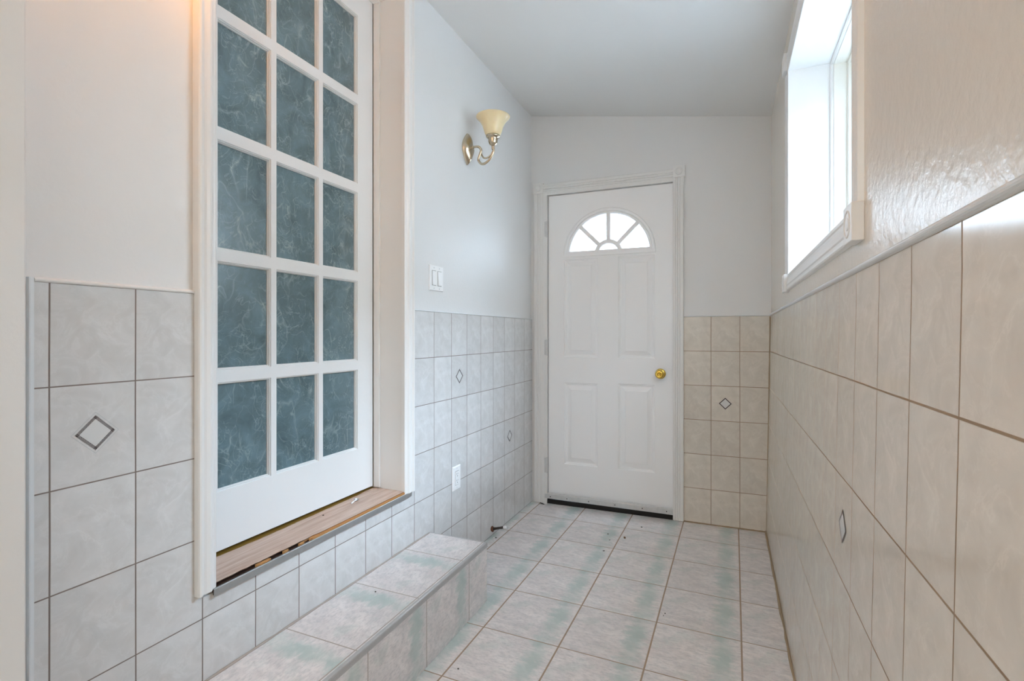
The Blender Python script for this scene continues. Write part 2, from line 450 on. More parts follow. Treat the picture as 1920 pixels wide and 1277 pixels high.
# ---- ceiling (slopes down towards the window side)
mb = MB()
xa, xb = -1.75, 0.60
P = lambda x, y, dz: (x, y, ceil_z(x)+dz)
cs = [P(xa, YB-0.1, 0), P(xb, YB-0.1, 0), P(xb, 3.40, 0), P(xa, 3.40, 0)]
ct = [P(xa, YB-0.1, .12), P(xb, YB-0.1, .12), P(xb, 3.40, .12), P(xa, 3.40, .12)]
mb.face(cs); mb.face(ct[::-1])
for k in range(4): mb.face([cs[k], cs[(k+1) % 4], ct[(k+1) % 4], ct[k]])
mb.build('ceiling', M_ceil, kind='structure', label='plain pale grey painted ceiling sloping down towards the window wall')

# ---- left wall: plaster, with the tiled wainscot as a part
DY0, DY1, DZ0, DZ1 = 0.872, 1.730, 0.474, 2.545      # rough opening of the interior door
mb = MB(); XW = -1.50
for a, b in (((XW, YB, 0), (-PL, DY0, 2.72)), ((XW, DY1, 0), (-PL, 3.40, 2.72)), ((XW, DY0, 0), (-PL, DY1, DZ0)), ((XW, DY0, DZ1), (-PL, DY1, 2.72))):
    mb.box(a, b)
wl = mb.build('wall_left', M_wall, kind='structure', label='white painted wall with grey marbled tiles below and the many-paned door')
def luv(y, z): return ((y - 0.5448) + TW*10, (z - ZL) + THt*10)
mb = MB(); XT = -L
T = lambda y, z: (XT, y, z)
rect_with_holes(mb, 0.520, 3.30, 0.0, ZL, [(0.852, 1.762, 0.466, 9)], T, 0, luv)
# tile edge faces so the field has thickness
mb.face([(-PL, 0.852, 0.466), (XT, 0.852, 0.466), (XT, 0.852, ZL), (-PL, 0.852, ZL)]); mb.face([(-PL, 0.52, ZL), (XT, 0.52, ZL), (XT, 0.852, ZL), (-PL, 0.852, ZL)])
e = XT + 0.0004
Td = lambda cy, cz: (lambda u, v: (e, cy+u, cz+v))
for cy, cz in ((0.6228, 0.9270), (2.1815, 0.9270), (2.8052, 0.5150)):
    diamond(mb, Td(cy, cz), 0.0365, cy < 1)
mb.build('tile_wainscot', [M_tile, M_inkd, M_inkb, M_inkc], wl, label='grey marbled tiles with small diamond motifs', weld=False, recalc=False)

# ---- back wall
mb = MB()
BX0, BX1, BZ1 = -1.140, -0.296, 2.085
Tb = lambda a, b, c: bw(a, c, b)
BT = 0.006           # tiles stand proud of the plaster
for a, b in (((-1.50, BT, 0), (BX0, 0.17, 2.72)), ((BX1, BT, 0), (0.60, 0.17, 2.72)), ((BX0, BT, BZ1), (BX1, 0.17, 2.72))):
    mb.box(a, b, 0, Tb)
wbk = mb.build('wall_back', M_wall, kind='structure', label='white painted end wall holding the panelled entry door, tiled at its corner')
mb = MB()
q = [(-0.262, 0.0), (0.235, 0.0), (0.235, ZB), (-0.262, ZB)]
mb.face([bw(s, z) for s, z in q], 0, [((s + 0.0922) + TW*10, (z - ZB) + THt*10) for s, z in q])
mb.face([bw(-0.262, ZB), bw(0.235, ZB), bw(0.235, ZB, BT), bw(-0.262, ZB, BT)])
diamond(mb, lambda u, v: bw(-0.0143+u, 0.7260+v, -0.0004), 0.0350, False)
mb.build('tile_wainscot', [M_tile_warm_lit, M_inkd, M_inkb, M_inkc], wbk, label='marbled tiles, warm light mixed into their colour, with one dark diamond motif', weld=False, recalc=False)

mb = MB()
pts = [bw(-0.250 + 0.462*k/24, 0.002, -0.001) for k in range(25)]
tube(mb, pts, [random.uniform(0.003, 0.0055) for _ in pts], 8)
pts = [bw(0.2030 + 0.0185*min(1, z_/1.2), z_, 0.0) for z_ in [0.005 + 1.23*k/30 for k in range(31)]]
tube(mb, pts, [random.uniform(0.0022, 0.0034) for _ in pts], 8)
mb.build('caulk_bead', M_caulk, wbk, smooth=True, label='brown stained caulk at the foot and corner of the tiles')

# ---- right wall, with window opening
WY0, WY1, WZ0, WZ1 = 1.152, 2.283, 1.375, 2.190
mb = MB(); XO = 0.50
for a, b in (((PR, YB, 0), (XO, WY0, 2.6)), ((PR, WY1, 0), (XO, 3.40, 2.6)), ((PR, WY0, 0), (XO, WY1, WZ0)), ((PR, WY0, WZ1), (XO, WY1, 2.6))):
    mb.box(a, b)
wr = mb.build('wall_right', M_wall_gloss, kind='structure', label='glossy cream painted wall with the deep window above tiles tinted for warm light')
mb = MB()
def rx(z): return 0.2020 + (RT - 0.2020) * min(1.0, z/1.20)
def rtop(y): return 1.2420 + 0.0045*(3.2-y)
def ruv(y, z): return ((y - 0.6635) + TW*10, (z - rtop(y)) + THt*10)
ys = [-1.6, 0.5, 1.5, 2.4, 3.235]; 
for y0, y1 in zip(ys, ys[1:]):
    zs = [0.0, 0.3, 0.6, 0.9, 1.2, None]
    for z0, z1 in zip(zs, zs[1:]):
        q = [(y0, z0), (y1, z0), (y1, z1 if z1 is not None else rtop(y1)), (y0, z1 if z1 is not None else rtop(y0))]
        mb.face([(rx(z), y, z) for y, z in q], 0, [ruv(y, z) for y, z in q])
mb.face([(PR, -1.6, rtop(-1.6)), (PR, 3.235, rtop(3.235)), (RT, 3.235, rtop(3.235)), (RT, -1.6, rtop(-1.6))])
diamond(mb, lambda u, v: (rx(0.7420+v)-0.0008, 1.207+u, 0.7420+v), 0.0350, False)
mb.build('tile_wainscot', [M_tile_warm_lit, M_inkd, M_inkb, M_inkc], wr, label='marbled tiles, warm light mixed into their colour, with tan grout', weld=False, recalc=False)
mb = MB()
pts = []
for k in range(60):
    y = -0.2 + k*(3.22+0.2)/59
    pts.append((0.2000 + random.uniform(-.0012, .0012), y, 0.002))
tube(mb, pts, [random.uniform(0.004, 0.0075) for _ in pts], 8)
mb.build('caulk_bead', M_caulk, wr, smooth=True, label='uneven tan caulk along the floor')

# ---- wall behind the photographer
mb = MB(); mb.box((-1.55, YB-0.12, 0), (0.55, YB, 2.72))
mb.build('wall_front', M_wall, kind='structure', label='plain white wall behind the photographer, out of the photograph')

# ---- wall stub at the left edge of the photograph
mb = MB(); mb.box((-PL-0.02, 0.340, 0), (-1.120, 0.4664, ceil_z(-1.12)-0.001))
mb.build('wall_stub', M_wall, kind='structure', label='narrow white wall return at the left edge, beside the tiles', bevel=0.003)

# ================================================================== TRIMS
# vertical metal edge of the left tiles
mb = MB()
extrude_profile(mb, [(-PL, 0.5115), (-1.219, 0.5115), (-1.2185, 0.5135), (-1.2195, 0.5195), (-L, 0.5210), (-PL, 0.5210)], 0.0, 1.2440, lambda p, q_, w: (p, q_, w))
mb.build('trim_1', M_silic, kind='structure', label='upright grey metal edging at the near end of the left tiles', smooth=False)
# cap strips on top of the tiles
def cap(name, T, a, b, label, mat, h=0.012, t=0.010):
    mb = MB(); pr = [(0, -0.001)]
    for k in range(9):
        an = PI*k/8 - PI/2
        pr.append((t*(0.35 + 0.65*math.cos(an)), h/2 + h/2*math.sin(an) - 0.001))
    pr.append((0, h))
    extrude_profile(mb, pr, a, b, T)
    return mb.build(name, mat, kind='structure', label=label, smooth=False)
cap('trim_2', lambda p, q_, w: (-PL+p, w, ZL+q_), 0.521, 0.852, 'white rounded cap strip on the left tiles nearest the camera', M_trim, 0.009)
cap('trim_3', lambda p, q_, w: (-PL+p, w, ZL+q_), 1.760, 3.195, 'thin grey cap strip on the tiles under the light switch', M_silic, 0.005, 0.009)
cap('trim_4', lambda p, q_, w: bw(w, ZB+q_, BT-p), -0.250, 0.222, 'thin grey cap strip on the tiles beside the entry door', M_silic, 0.005, 0.009)
cap('trim_5', lambda p, q_, w: (PR-p, w, rtop(w)+q_), -1.6, 3.20, 'glossy pale grey rounded cap strip rising along the window wall tiles', M_silic, 0.012, 0.011)

# ================================================================== DOOR 1: the glazed interior door
FX = -1.370
d1 = root('door_1', (-1.39, 1.30, 0.495), 'white fifteen-pane interior door with dark rice-paper glass above the step', None, 'structure')
mb = MB(); y0, y1, z0, z1 = 0.905, 1.701, 0.499, 2.5230
T = lambda y, z: (FX, y, z)
cols = [(1.005, 1.1925), (1.2135, 1.4000), (1.4205, 1.6095)]
rows = [(0.672+0.3567*k, 0.672+0.3567*k+0.3205) for k in range(5)]
holes = [(a, b, c, d) for a, b in cols for c, d in rows]
rect_with_holes(mb, y0, y1, z0, z1, holes, T)
mb.face([(FX-0.04, y0, z0), (FX-0.04, y1, z0), (FX-0.04, y1, z1), (FX-0.04, y0, z1)])
for q in (((y0,z0),(y1,z0)),((y1,z0),(y1,z1)),((y1,z1),(y0,z1)),((y0,z1),(y0,z0))):
    (a, b), (c, d) = q; mb.face([(FX, a, b), (FX, c, d), (FX-.04, c, d), (FX-.04, a, b)])
for a, b, c, d in holes:
    ring(mb, a, b, c, d, [(0, 0), (0.0015, -0.004), (0.0035, -0.004), (0.004, -0.008), (0.0060, -0.010), (0.0065, -0.0155)], lambda y, z, w: (FX+w, y, z), fill=False)
mb.build('door_leaf', M_door, d1, weld=True, recalc=False)
mb = MB()
for a, b, c, d in holes: mb.box((FX-0.020, a, c), (FX-0.0150, b, d))
mb.build('glazing', M_rice, d1, label='dark grey-green rice-paper glass panes')
# jambs and stops
mb = MB()
mb.box((-1.46, 1.7125, 0.476), (-1.2235, DY1, DZ1)); mb.box((-1.46, DY0, 0.476), (-1.2235, 0.8895, DZ1)); mb.box((-1.46, 0.8895, 2.5290), (-1.2235, 1.7125, DZ1))
mb.build('jamb', M_trim, d1, bevel=0.001)
mb = MB()
mb.box((-1.3675, 1.7030, 0.494), (-1.3370, 1.7125, 2.529)); mb.box((-1.3675, 0.8895, 0.494), (-1.3370, 0.899, 2.529)); mb.box((-1.3675, 0.899, 2.5195), (-1.3370, 1.703, 2.529))
mb.build('door_stop_moulding', M_trim, d1, bevel=0.003)
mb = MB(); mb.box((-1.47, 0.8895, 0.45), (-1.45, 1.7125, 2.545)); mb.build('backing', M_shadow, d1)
rebase(d1)
# casing of door 1: colonial profile, thick outside edge
CASP = [(0.0, 0.0), (0.0, 0.018), (0.002, 0.0205), (0.006, 0.0215), (0.010, 0.0205), (0.0125, 0.0175), (0.0165, 0.0165), (0.022, 0.0185), (0.030, 0.0200), (0.036, 0.0190), (0.041, 0.0150), (0.045, 0.0135), (0.050, 0.0135), (0.0535, 0.0115), (0.0545, 0.0)]
def caspiece(mb, width, T, a, b, tk=1.25):
    k = width/0.0545
    extrude_profile(mb, [(p*k, q_*tk) for p, q_ in CASP], a, b, T)
t6 = root('trim_6', (-PL, 1.30, 0.478), 'white moulded casing around the glazed door', None, 'structure')
mb = MB(); caspiece(mb, 0.0535, lambda p, q_, w: (-PL+q_, 0.8355+p, w - (p*0.55 if w < 1 else 0) + (0.0 if w > 1 else 0.030*(p/0.05))), 0.479, 2.562)
mb.build('casing_side', M_trim, t6)
mb = MB(); caspiece(mb, 0.0600, lambda p, q_, w: (-PL+q_, 1.7700-p, w), 0.479, 2.562)
mb.build('casing_side', M_trim, t6)
mb = MB(); caspiece(mb, 0.0500, lambda p, q_, w: (-PL+q_, w, 2.600-p), 0.895, 1.708); mb.build('casing_head', M_trim, t6)
for yc in (0.8635, 1.7395):
    mb = MB(); mb.box((-PL, yc-0.034, 2.5625), (-PL+0.032, yc+0.034, 2.614))
    lathe(mb, [(0.022, 0.032), (0.019, 0.0355), (0.014, 0.0325), (0.009, 0.0355), (0.0, 0.0365)], lambda a, b, c: (-PL+c, yc+a, 2.588+b), 24, close=False)
    mb.build('corner_block', M_trim, t6, bevel=0.0015)
rebase(t6)
# sill under door 1
t7 = root('sill', (-1.29, 1.30, 0.476), 'worn brown laminate sill board under the glazed door, rotten at its near front edge', None, 'structure')
mb = MB(); mb.box((-1.45, 0.8720, 0.4742), (-1.2260, 1.7290, 0.4790)); mb.box((-1.2262, 0.8850, 0.4600), (-1.2135, 1.7580, 0.4772)); mb.build('sub_board', M_rot, t7, label='dark rotten wood base')
mb = MB(); rg = random.Random(3)
ed = [(-1.2205 + rg.uniform(-0.0022, 0.0008), 0.8897 + (1.24-0.8897)*k/26) for k in range(27)] + [(-1.2190, 1.26), (-1.2185, 1.45), (-1.2180, 1.7123)]
top = [(-1.43, 0.8897, 0.4900)] + [(x, y, 0.4900) for x, y in ed] + [(-1.43, 1.7123, 0.4900)]
bot = [(x - (0.004 if k not in (0, len(top)-1) else 0), y, 0.4860) for k, (x, y, z) in enumerate(top)]
mb.face(top); mb.face(bot[::-1])
for k in range(len(top)): mb.face([top[k], top[(k+1) % len(top)], bot[(k+1) % len(top)], bot[k]])
mb.build('laminate_board', M_board, t7)
mb = MB(); mb.box((-1.43, 0.8897, 0.4792), (-1.2400, 1.7123, 0.4858)); mb.build('core', M_rot, t7, label='dark rotten core under the laminate')
mb = MB()
near = [(-1.2400, 1.190), (-1.2330, 1.205), (-1.2300, 1.190), (-1.2250, 1.222), (-1.2200, 1.205), (-1.2160, 1.228), (-1.2145, 1.215)]
top = [(x, y, 0.4862) for x, y in near] + [(-1.2145, 1.7105, 0.4862), (-1.2400, 1.7105, 0.4862)]
bot = [(x, y, 0.4775) for x, y, z in top]
mb.face(top); mb.face(bot[::-1])
for k in range(len(top)): mb.face([top[k], top[(k+1) % len(top)], bot[(k+1) % len(top)], bot[k]])
mb.build('nosing_strip', M_orange, t7, label='bare orange wood strip')
mb = MB()
for yc, ln, wd in [(1.035, 0.050, 0.007), (1.115, 0.022, 0.003), (1.175, 0.022, 0.005)]:
    x = -1.2225
    top = [(x, yc-ln/2, 0.4858), (x+wd*.8, yc-ln*0.3, 0.4835), (x+wd, yc+ln*0.2, 0.4825), (x+wd*0.5, yc+ln/2, 0.4850), (x, yc+ln*0.4, 0.4858)]
    bot = [(a_, b_2, 0.4776) for a_, b_2, c_ in top]
    mb.face(top); mb.face(bot[::-1])
    for k in range(5): mb.face([top[k], top[(k+1) % 5], bot[(k+1) % 5], bot[k]])
mb.build('splinters', M_rotl, t7, label='orange splinters in the rot')
mb = MB()
extrude_profile(mb, [(-1.2175, 0.4776), (-1.2175, 0.4798), (-1.2128, 0.4800), (-1.2112, 0.4785), (-1.2112, 0.4602), (-1.2135, 0.4602), (-1.2137, 0.4776)], 0.8800, 1.7560, lambda p, q_, w: (p, w, q_))
mb.build('metal_edging', M_alu, t7, label='dull aluminium edge strip')
rebase(t7)

# ================================================================== DOOR 2: panelled entry door
d2 = root('door_2', bw(-0.71, 0.0, 0.02), 'white entry door with a fan-shaped window, four raised panels and a brass knob', None, 'structure')
o_ = 0.012; LX0, LX1, LZ0, LZ1 = -1.1095, -0.3030, 0.045, 2.0625
mb = MB(); T3 = lambda s, z, w: bw(s, z, o_+w)
panels = [(-1.000, -0.7750, 0.983, 1.630), (-0.6430, -0.4180, 0.983, 1.632), (-1.000, -0.7750, 0.272, 0.814), (-0.6430, -0.4180, 0.272, 0.820)]
FCX, FCZ, FRO, FRI = -0.7065, 1.6555, 0.2950, 0.2620
fan = (FCX-0.30, FCX+0.30, FCZ-0.002, FCZ+0.300)
rect_with_holes(mb, LX0, LX1, LZ0, LZ1, panels + [fan], lambda s, z: T3(s, z, 0))
for p in panels:
    ring(mb, *p, [(0, 0), (0.004, 0.0060), (0.009, 0.0065), (0.013, 0.0100), (0.020, 0.0100), (0.042, 0.0035), (0.046, 0.0005)], T3)
# around the half-round opening
n = 32; arc = [(FCX + FRI*math.cos(PI*k/n), FCZ + FRI*math.sin(PI*k/n)) for k in range(n+1)]
def edge_pt(k):
    a = PI*k/n; c, s = math.cos(a), math.sin(a); w = 0.30; h = fan[3]-FCZ
    t = min(w/abs(c) if abs(c) > 1e-9 else 9, h/s if s > 1e-9 else 9); return (FCX+c*t, FCZ+s*t)
for k in range(n):
    A, B = arc[k], arc[k+1]; E, F_ = edge_pt(k), edge_pt(k+1)
    pts = [A, E]
    if abs(E[0]-F_[0]) > 1e-6 and abs(E[1]-F_[1]) > 1e-6: pts.append((FCX + (0.30 if E[0] > FCX else -0.30), fan[3]))
    pts += [F_, B]
    mb.face([T3(s, z, 0) for s, z in pts])
for a, b in ((-0.30, -FRI), (FRI, 0.30)):
    pass
mb.face([T3(FCX-0.30, FCZ-0.002, 0), T3(FCX+0.30, FCZ-0.002, 0), T3(FCX+0.30, FCZ, 0), T3(FCX-0.30, FCZ, 0)])
q = [(LX0, LZ0), (LX1, LZ0), (LX1, LZ1), (LX0, LZ1)]
for k in range(4): (a, b), (c, d) = q[k], q[(k+1) % 4]; mb.face([T3(a, b, 0), T3(c, d, 0), T3(c, d, 0.045), T3(a, b, 0.045)])
rect_with_holes(mb, LX0, LX1, LZ0, LZ1, [fan], lambda s, z: T3(s, z, 0.045))
for k in range(n): mb.face([T3(*arc[k], 0), T3(*arc[k+1], 0), T3(*arc[k+1], 0.045), T3(*arc[k], 0.045)])
for k in range(n):
    A, B = arc[k], arc[k+1]; E, F_ = edge_pt(k), edge_pt(k+1)
    pts = [A, E]
    if abs(E[0]-F_[0]) > 1e-6 and abs(E[1]-F_[1]) > 1e-6: pts.append((FCX + (0.30 if E[0] > FCX else -0.30), fan[3]))
    pts += [F_, B]; mb.face([T3(s, z, 0.045) for s, z in pts])
mb.build('door_leaf', M_door2, d2, recalc=False)
# fan grille
mb = MB()
def arc_bar(r0, r1, d0, d1, a0=0, a1=PI, nn=40, lip=0.004):
    pr = [(r0, d1), (r0, d0+lip), (r0+lip, d0), (r1-lip, d0), (r1, d0+lip), (r1, d1)]
    for k in range(nn):
        A = a0+(a1-a0)*k/nn; B = a0+(a1-a0)*(k+1)/nn
        for (ra, da), (rb, db) in zip(pr, pr[1:]):
            f = lambda r_, an, dd: T3(FCX+r_*math.cos(an), FCZ+r_*math.sin(an), dd)
            mb.face([f(ra, A, da), f(rb, A, db), f(rb, B, db), f(ra, B, da)])
arc_bar(0.2760, FRO, -0.011, 0.001); arc_bar(0.2565, 0.2775, -0.005, 0.014, lip=0.006)
arc_bar(0.063, 0.092, -0.006, 0.012, lip=0.005)
mb.box((FCX-FRO, -0.011, FCZ-0.010), (FCX+FRO, 0.002, FCZ+0.006), 0, lambda a, b, c: T3(a, c, b))
mb.box((FCX-0.276, -0.005, FCZ+0.004), (FCX+0.276, 0.012, FCZ+0.026), 0, lambda a, b, c: T3(a, c, b))
for an in (PI/4, PI/2, 3*PI/4):
    c, s = math.cos(an), math.sin(an)
    for hw, dd in ((0.0135, -0.001), (0.009, -0.006)):
        A = [T3(FCX+c*r_-s*w_, FCZ+s*r_+c*w_, dz) for r_, w_, dz in ((0.086, -hw, dd), (0.262, -hw, dd), (0.262, hw, dd), (0.086, hw, dd))]
        B = [T3(FCX+c*r_-s*w_, FCZ+s*r_+c*w_, 0.012) for r_, w_ in ((0.086, -hw), (0.262, -hw), (0.262, hw), (0.086, hw))]
        mb.face(A)
        for k in range(4): mb.face([A[k], A[(k+1) % 4], B[(k+1) % 4], B[k]])
mb.build('fan_window_grille', M_door2, d2, recalc=True)
mb = MB(); gp = [T3(FCX+0.268*math.cos(PI*k/32), FCZ+0.005+0.264*math.sin(PI*k/32), 0.020) for k in range(33)]
gq = [T3(FCX+0.268*math.cos(PI*k/32), FCZ+0.005+0.264*math.sin(PI*k/32), 0.024) for k in range(33)]
mb.face(gp); mb.face(gq[::-1]); mb.build('fan_window_glass', M_glass, d2)
# jamb
mb = MB()
mb.box((BX0, -0.010, 0.0), (LX0-0.0045, 0.17, BZ1), 0, Tb); mb.box((LX1+0.004, -0.010, 0.0), (BX1, 0.17, BZ1), 0, Tb); mb.box((LX0-0.0045, -0.010, LZ1+0.004), (LX1+0.004, 0.17, BZ1), 0, Tb)
mb.build('jamb', M_trim, d2)
mb = MB(); mb.box((LX0-0.0045, 0.061, 0), (LX0+0.015, 0.080, BZ1-0.01), 0, Tb); mb.box((LX1-0.015, 0.061, 0), (LX1+0.004, 0.080, BZ1-0.01), 0, Tb); mb.box((LX0, 0.061, LZ1-0.015), (LX1, 0.080, LZ1+0.004), 0, Tb)
mb.build('weather_strip', M_slot, d2)
for z_ in (1.840, 1.047, 0.259):
    mb = MB()
    lathe(mb, [(0.0055, -0.054), (0.0065, -0.053), (0.0065, 0.053), (0.0055, 0.054)], lambda a, b, c: bw(LX0-0.006+a, z_+c, -0.006+b), 14)
    mb.box((LX0-0.021, -0.0125, z_-0.050), (LX0-0.004, -0.0100, z_+0.050), 0, Tb)
    for zz in (-0.018, 0.018): mb.box((LX0-0.0135, -0.0135, z_+zz-0.0008), (LX0+0.0015, 0.0, z_+zz+0.0008), 0, Tb)
    mb.build('hinge', M_steel, d2, label='white painted steel hinge')
KX, KZ = -0.3830, 0.8905
mb = MB()
lathe(mb, [(0.0, 0.000), (0.0315, 0.0005), (0.0320, 0.003), (0.0285, 0.0065), (0.020, 0.009), (0.0125, 0.011), (0.0110, 0.022), (0.0125, 0.030), (0.0200, 0.036), (0.0260, 0.043), (0.0268, 0.051), (0.0245, 0.058), (0.0200, 0.0620), (0.0150, 0.0630), (0.0130, 0.0622), (0.0, 0.0622)], lambda a, b, c: T3(KX+a, KZ+b, -c), 36, close=False)
kn = mb.build('door_knob', M_brass, d2, smooth=True, label='polished brass knob')
mb = MB(); lathe(mb, [(0.0125, 0.0620), (0.0125, 0.0633), (0.0085, 0.0633), (0.0085, 0.0626)], lambda a, b, c: T3(KX+a, KZ+b, -c), 28, close=False)
mb.build('lock_ring', M_brassd, kn); mb = MB(); lathe(mb, [(0.0062, 0.062), (0.0055, 0.0648), (0.0, 0.0652)], lambda a, b, c: T3(KX+a, KZ+b, -c), 20, close=False)
mb.build('lock_button', M_brass, kn, smooth=True)
mb = MB(); mb.box((LX1-0.004, -0.0012, 0.862), (LX1+0.0035, 0.026, 0.918), 0, lambda a, b, c: T3(a, c, b)); mb.build('latch_plate', M_brass, d2, label='brass latch plate')
mb = MB()
extrude_profile(mb, [(0.001, 0.0760), (-0.003, 0.0760), (-0.0045, 0.0735), (-0.0045, 0.0720), (-0.0085, 0.0680), (-0.0085, 0.0400), (-0.0045, 0.0375), (0.001, 0.0375)], -1.1290, -0.3015, lambda p, q_, w: T3(w, q_ - 0.004*((w+1.13)/0.83) - 0.002, p - 0.014))
for sx in (-1.09, -0.975, -0.83, -0.66, -0.49, -0.345):
    lathe(mb, [(0.0036, 0.0), (0.0034, 0.0012), (0.0, 0.0018)], lambda a, b, c: T3(sx+a, 0.050+b, -0.0225-c), 10, 1, close=False)
mb.build('door_sweep', [M_steel, M_slot], d2, label='grey metal sweep screwed along the bottom')
mb = MB(); mb.box((-1.126, 0.000, 0.0005), (-0.304, 0.10, 0.030), 0, Tb); mb.build('threshold', M_shadow, d2, label='black threshold gap')
rebase(d2)
# casing of door 2
t8 = root('trim_7', bw(-0.71, 0), 'white fluted casing with corner blocks around the entry door', None, 'structure')
FLP = [(0.0, 0.0), (0.0, 0.016), (0.003, 0.019), (0.012, 0.019), (0.0145, 0.0155), (0.018, 0.019), (0.0235, 0.019), (0.0265, 0.0145), (0.0295, 0.019), (0.035, 0.019), (0.038, 0.0155), (0.041, 0.019), (0.053, 0.019), (0.056, 0.015), (0.056, 0.0)]
def flute(mb, width, T, a, b):
    k = width/0.056; extrude_profile(mb, [(p*k, q_) for p, q_ in FLP], a, b, T)
mb = MB(); flute(mb, 0.066, lambda p, q_, w: bw(-1.2060+p, w, BT-q_), 0.004, 2.0830); mb.build('casing_side', M_trim, t8)
mb = MB(); flute(mb, 0.0620, lambda p, q_, w: bw(-0.3080+p, w, BT-q_), 0.004, 2.0880); mb.build('casing_side', M_trim, t8)
mb = MB(); flute(mb, 0.066, lambda p, q_, w: bw(w, 2.0760+p, BT-q_+0.001), -1.140, -0.300); mb.build('casing_head', M_trim, t8)
for xc in (-1.1745, -0.2720):
    mb = MB(); zc = 2.1160 if xc < -1 else 2.1230
    mb.box((xc-0.0345, BT-0.024, zc-0.035), (xc+0.0345, BT, zc+0.035), 0, Tb)
    lathe(mb, [(0.0235, 0.024), (0.021, 0.0275), (0.016, 0.0245), (0.010, 0.0275), (0.0, 0.028)], lambda a, b, c: bw(xc+a, zc+b, BT-c), 28, close=False)
    mb.build('corner_block', M_trim, t8, bevel=0.0012)
rebase(t8)

# ================================================================== WINDOW 1
w1 = root('window_1', (0.40, (WY0+WY1)/2, WZ0), 'deep white window reveal with an ivory vinyl sash, full of white daylight', None, 'structure')
mb = MB(); Tw = lambda y, z, d: (d, y, z)
ring(mb, WY0, WY1, WZ0, WZ1, [(0.0, PR-0.0015), (0.0005, 0.3650), (0.006, 0.3650), (0.0085, 0.3700), (0.0085, 0.3770)], Tw, fill=False)
mb.build('reveal', M_trim, w1, recalc=False)
mb = MB()
ring(mb, WY0+.0085, WY1-.0085, WZ0+.0085, WZ1-.0085, [(0.0, 0.3765), (0.003, 0.3765), (0.0045, 0.4190), (0.013, 0.4190), (0.016, 0.4230), (0.016, 0.4700), (0.0, 0.4700)], Tw, fill=False)
mb.build('frame', M_ivory, w1, recalc=False)
ym = (WY0+WY1)/2
for k, (a, b, xx) in enumerate(((WY0+0.018, ym+0.02, 0.436), (ym-0.02, WY1-0.026, 0.455))):
    mb = MB()
    ring(mb, a, b, WZ0+0.020, WZ1-0.020, [(0, xx+0.016), (0, xx), (0.030, xx), (0.034, xx+0.006), (0.034, xx+0.016)], Tw, fill=False)
    s_ = mb.build('sash', M_ivory, w1, recalc=False)
    mb = MB(); mb.box((xx+0.007, a+0.03, WZ0+0.05), (xx+0.010, b-0.03, WZ1-0.05)); mb.build('glass', M_glass, s_)
rebase(w1)
t9 = root('trim_8', (PR, ym, WZ0), 'white moulded casing with round-carved corner blocks around the window', None, 'structure')
WC = [(0.0, 0.0), (0.0, 0.0055), (0.003, 0.0075), (0.010, 0.0080), (0.014, 0.0065), (0.022, 0.0070), (0.034, 0.0095), (0.044, 0.0115), (0.048, 0.0098), (0.053, 0.0100), (0.060, 0.0115), (0.0640, 0.0100), (0.0655, 0.0)]
def wcas(T, a, b):
    mb = MB(); extrude_profile(mb, WC, a, b, T); mb.build('casing', M_trim, t9)
Z0, Z1 = WZ0-0.068, WZ1+0.070
wcas(lambda p, q_, w: (PR-q_, w, WZ0-p+0.001), WY0-0.004, WY1+0.004)
wcas(lambda p, q_, w: (PR-q_, w, WZ1+p-0.001), WY0-0.004, WY1+0.004)
wcas(lambda p, q_, w: (PR-q_, WY1+p-0.001, w), WZ0, WZ1)
wcas(lambda p, q_, w: (PR-q_, WY0-p+0.001, w), WZ0, WZ1)
for yc in (WY0-0.0335, WY1+0.0390):
    for zc in (WZ0-0.0340, WZ1+0.0420):
        mb = MB(); mb.box((PR-0.0205, yc-0.0345, zc-0.0355), (PR, yc+0.0345, zc+0.0355))
        lathe(mb, [(0.0265, 0.0200), (0.0255, 0.0225), (0.0225, 0.0225), (0.0205, 0.0180), (0.0150, 0.0175), (0.0120, 0.0215), (0.0, 0.0235)], lambda a, b, c: (PR-c, yc+a, zc+b), 32, close=False)
        mb.build('corner_block', M_trim, t9, bevel=0.0015)
rebase(t9)

# ================================================================== TILED STEP
ST = root('tiled_step', (-1.08, 1.2, 0), 'long tiled step below the glazed door, grey tiles with green bands', 'step')
SY0, SY1, SX, SZ = 0.30, 1.9190, -0.9400, 0.2490
mb = MB(); XS = -L + 0.0005
q = [(XS, SY0), (SX-0.010, SY0), (SX-0.010, SY1-0.008), (XS, SY1-0.008)]
mb.face([(x, y, SZ) for x, y in q], 0, [((y - 1.4205) + 0.3035*20, (x + 1.262) + 0.3035*20) for x, y in q])
mb.box((XS, SY0, 0.0005), (SX-0.012, SY1-0.010, SZ-0.001))
mb.build('tread', M_step, ST, weld=False)
mb = MB()
q = [(SY0, 0.0005), (SY1-0.002, 0.0005), (SY1-0.002, SZ-0.018), (SY0, SZ-0.018)]
mb.face([(SX-0.002, y, z) for y, z in q], 0, [((y - 1.4030) + 0.3010*20, z + 0.02 + 0.3035*20) for y, z in q])
q = [(XS, 0.0005), (SX-0.002, 0.0005), (SX-0.002, SZ-0.016), (XS, SZ-0.016)]
mb.face([(x, SY1-0.002, z) for x, z in q], 0, [(x + 1.26 + 0.3035*20, z + 0.02 + 0.3035*20) for x, z in q])
mb.build('riser', M_step, ST, weld=False, recalc=False, label='darker mottled tiles on the step front')
mb = MB()
pr = [(SX-0.012, SZ+0.0005), (SX-0.004, SZ+0.0008), (SX-0.0010, SZ-0.0010), (SX, SZ-0.004), (SX, SZ-0.0190), (SX-0.004, SZ-0.0190), (SX-0.012, SZ-0.010)]
extrude_profile(mb, pr, SY0, SY1, lambda p, q_, w: (p, w, q_))
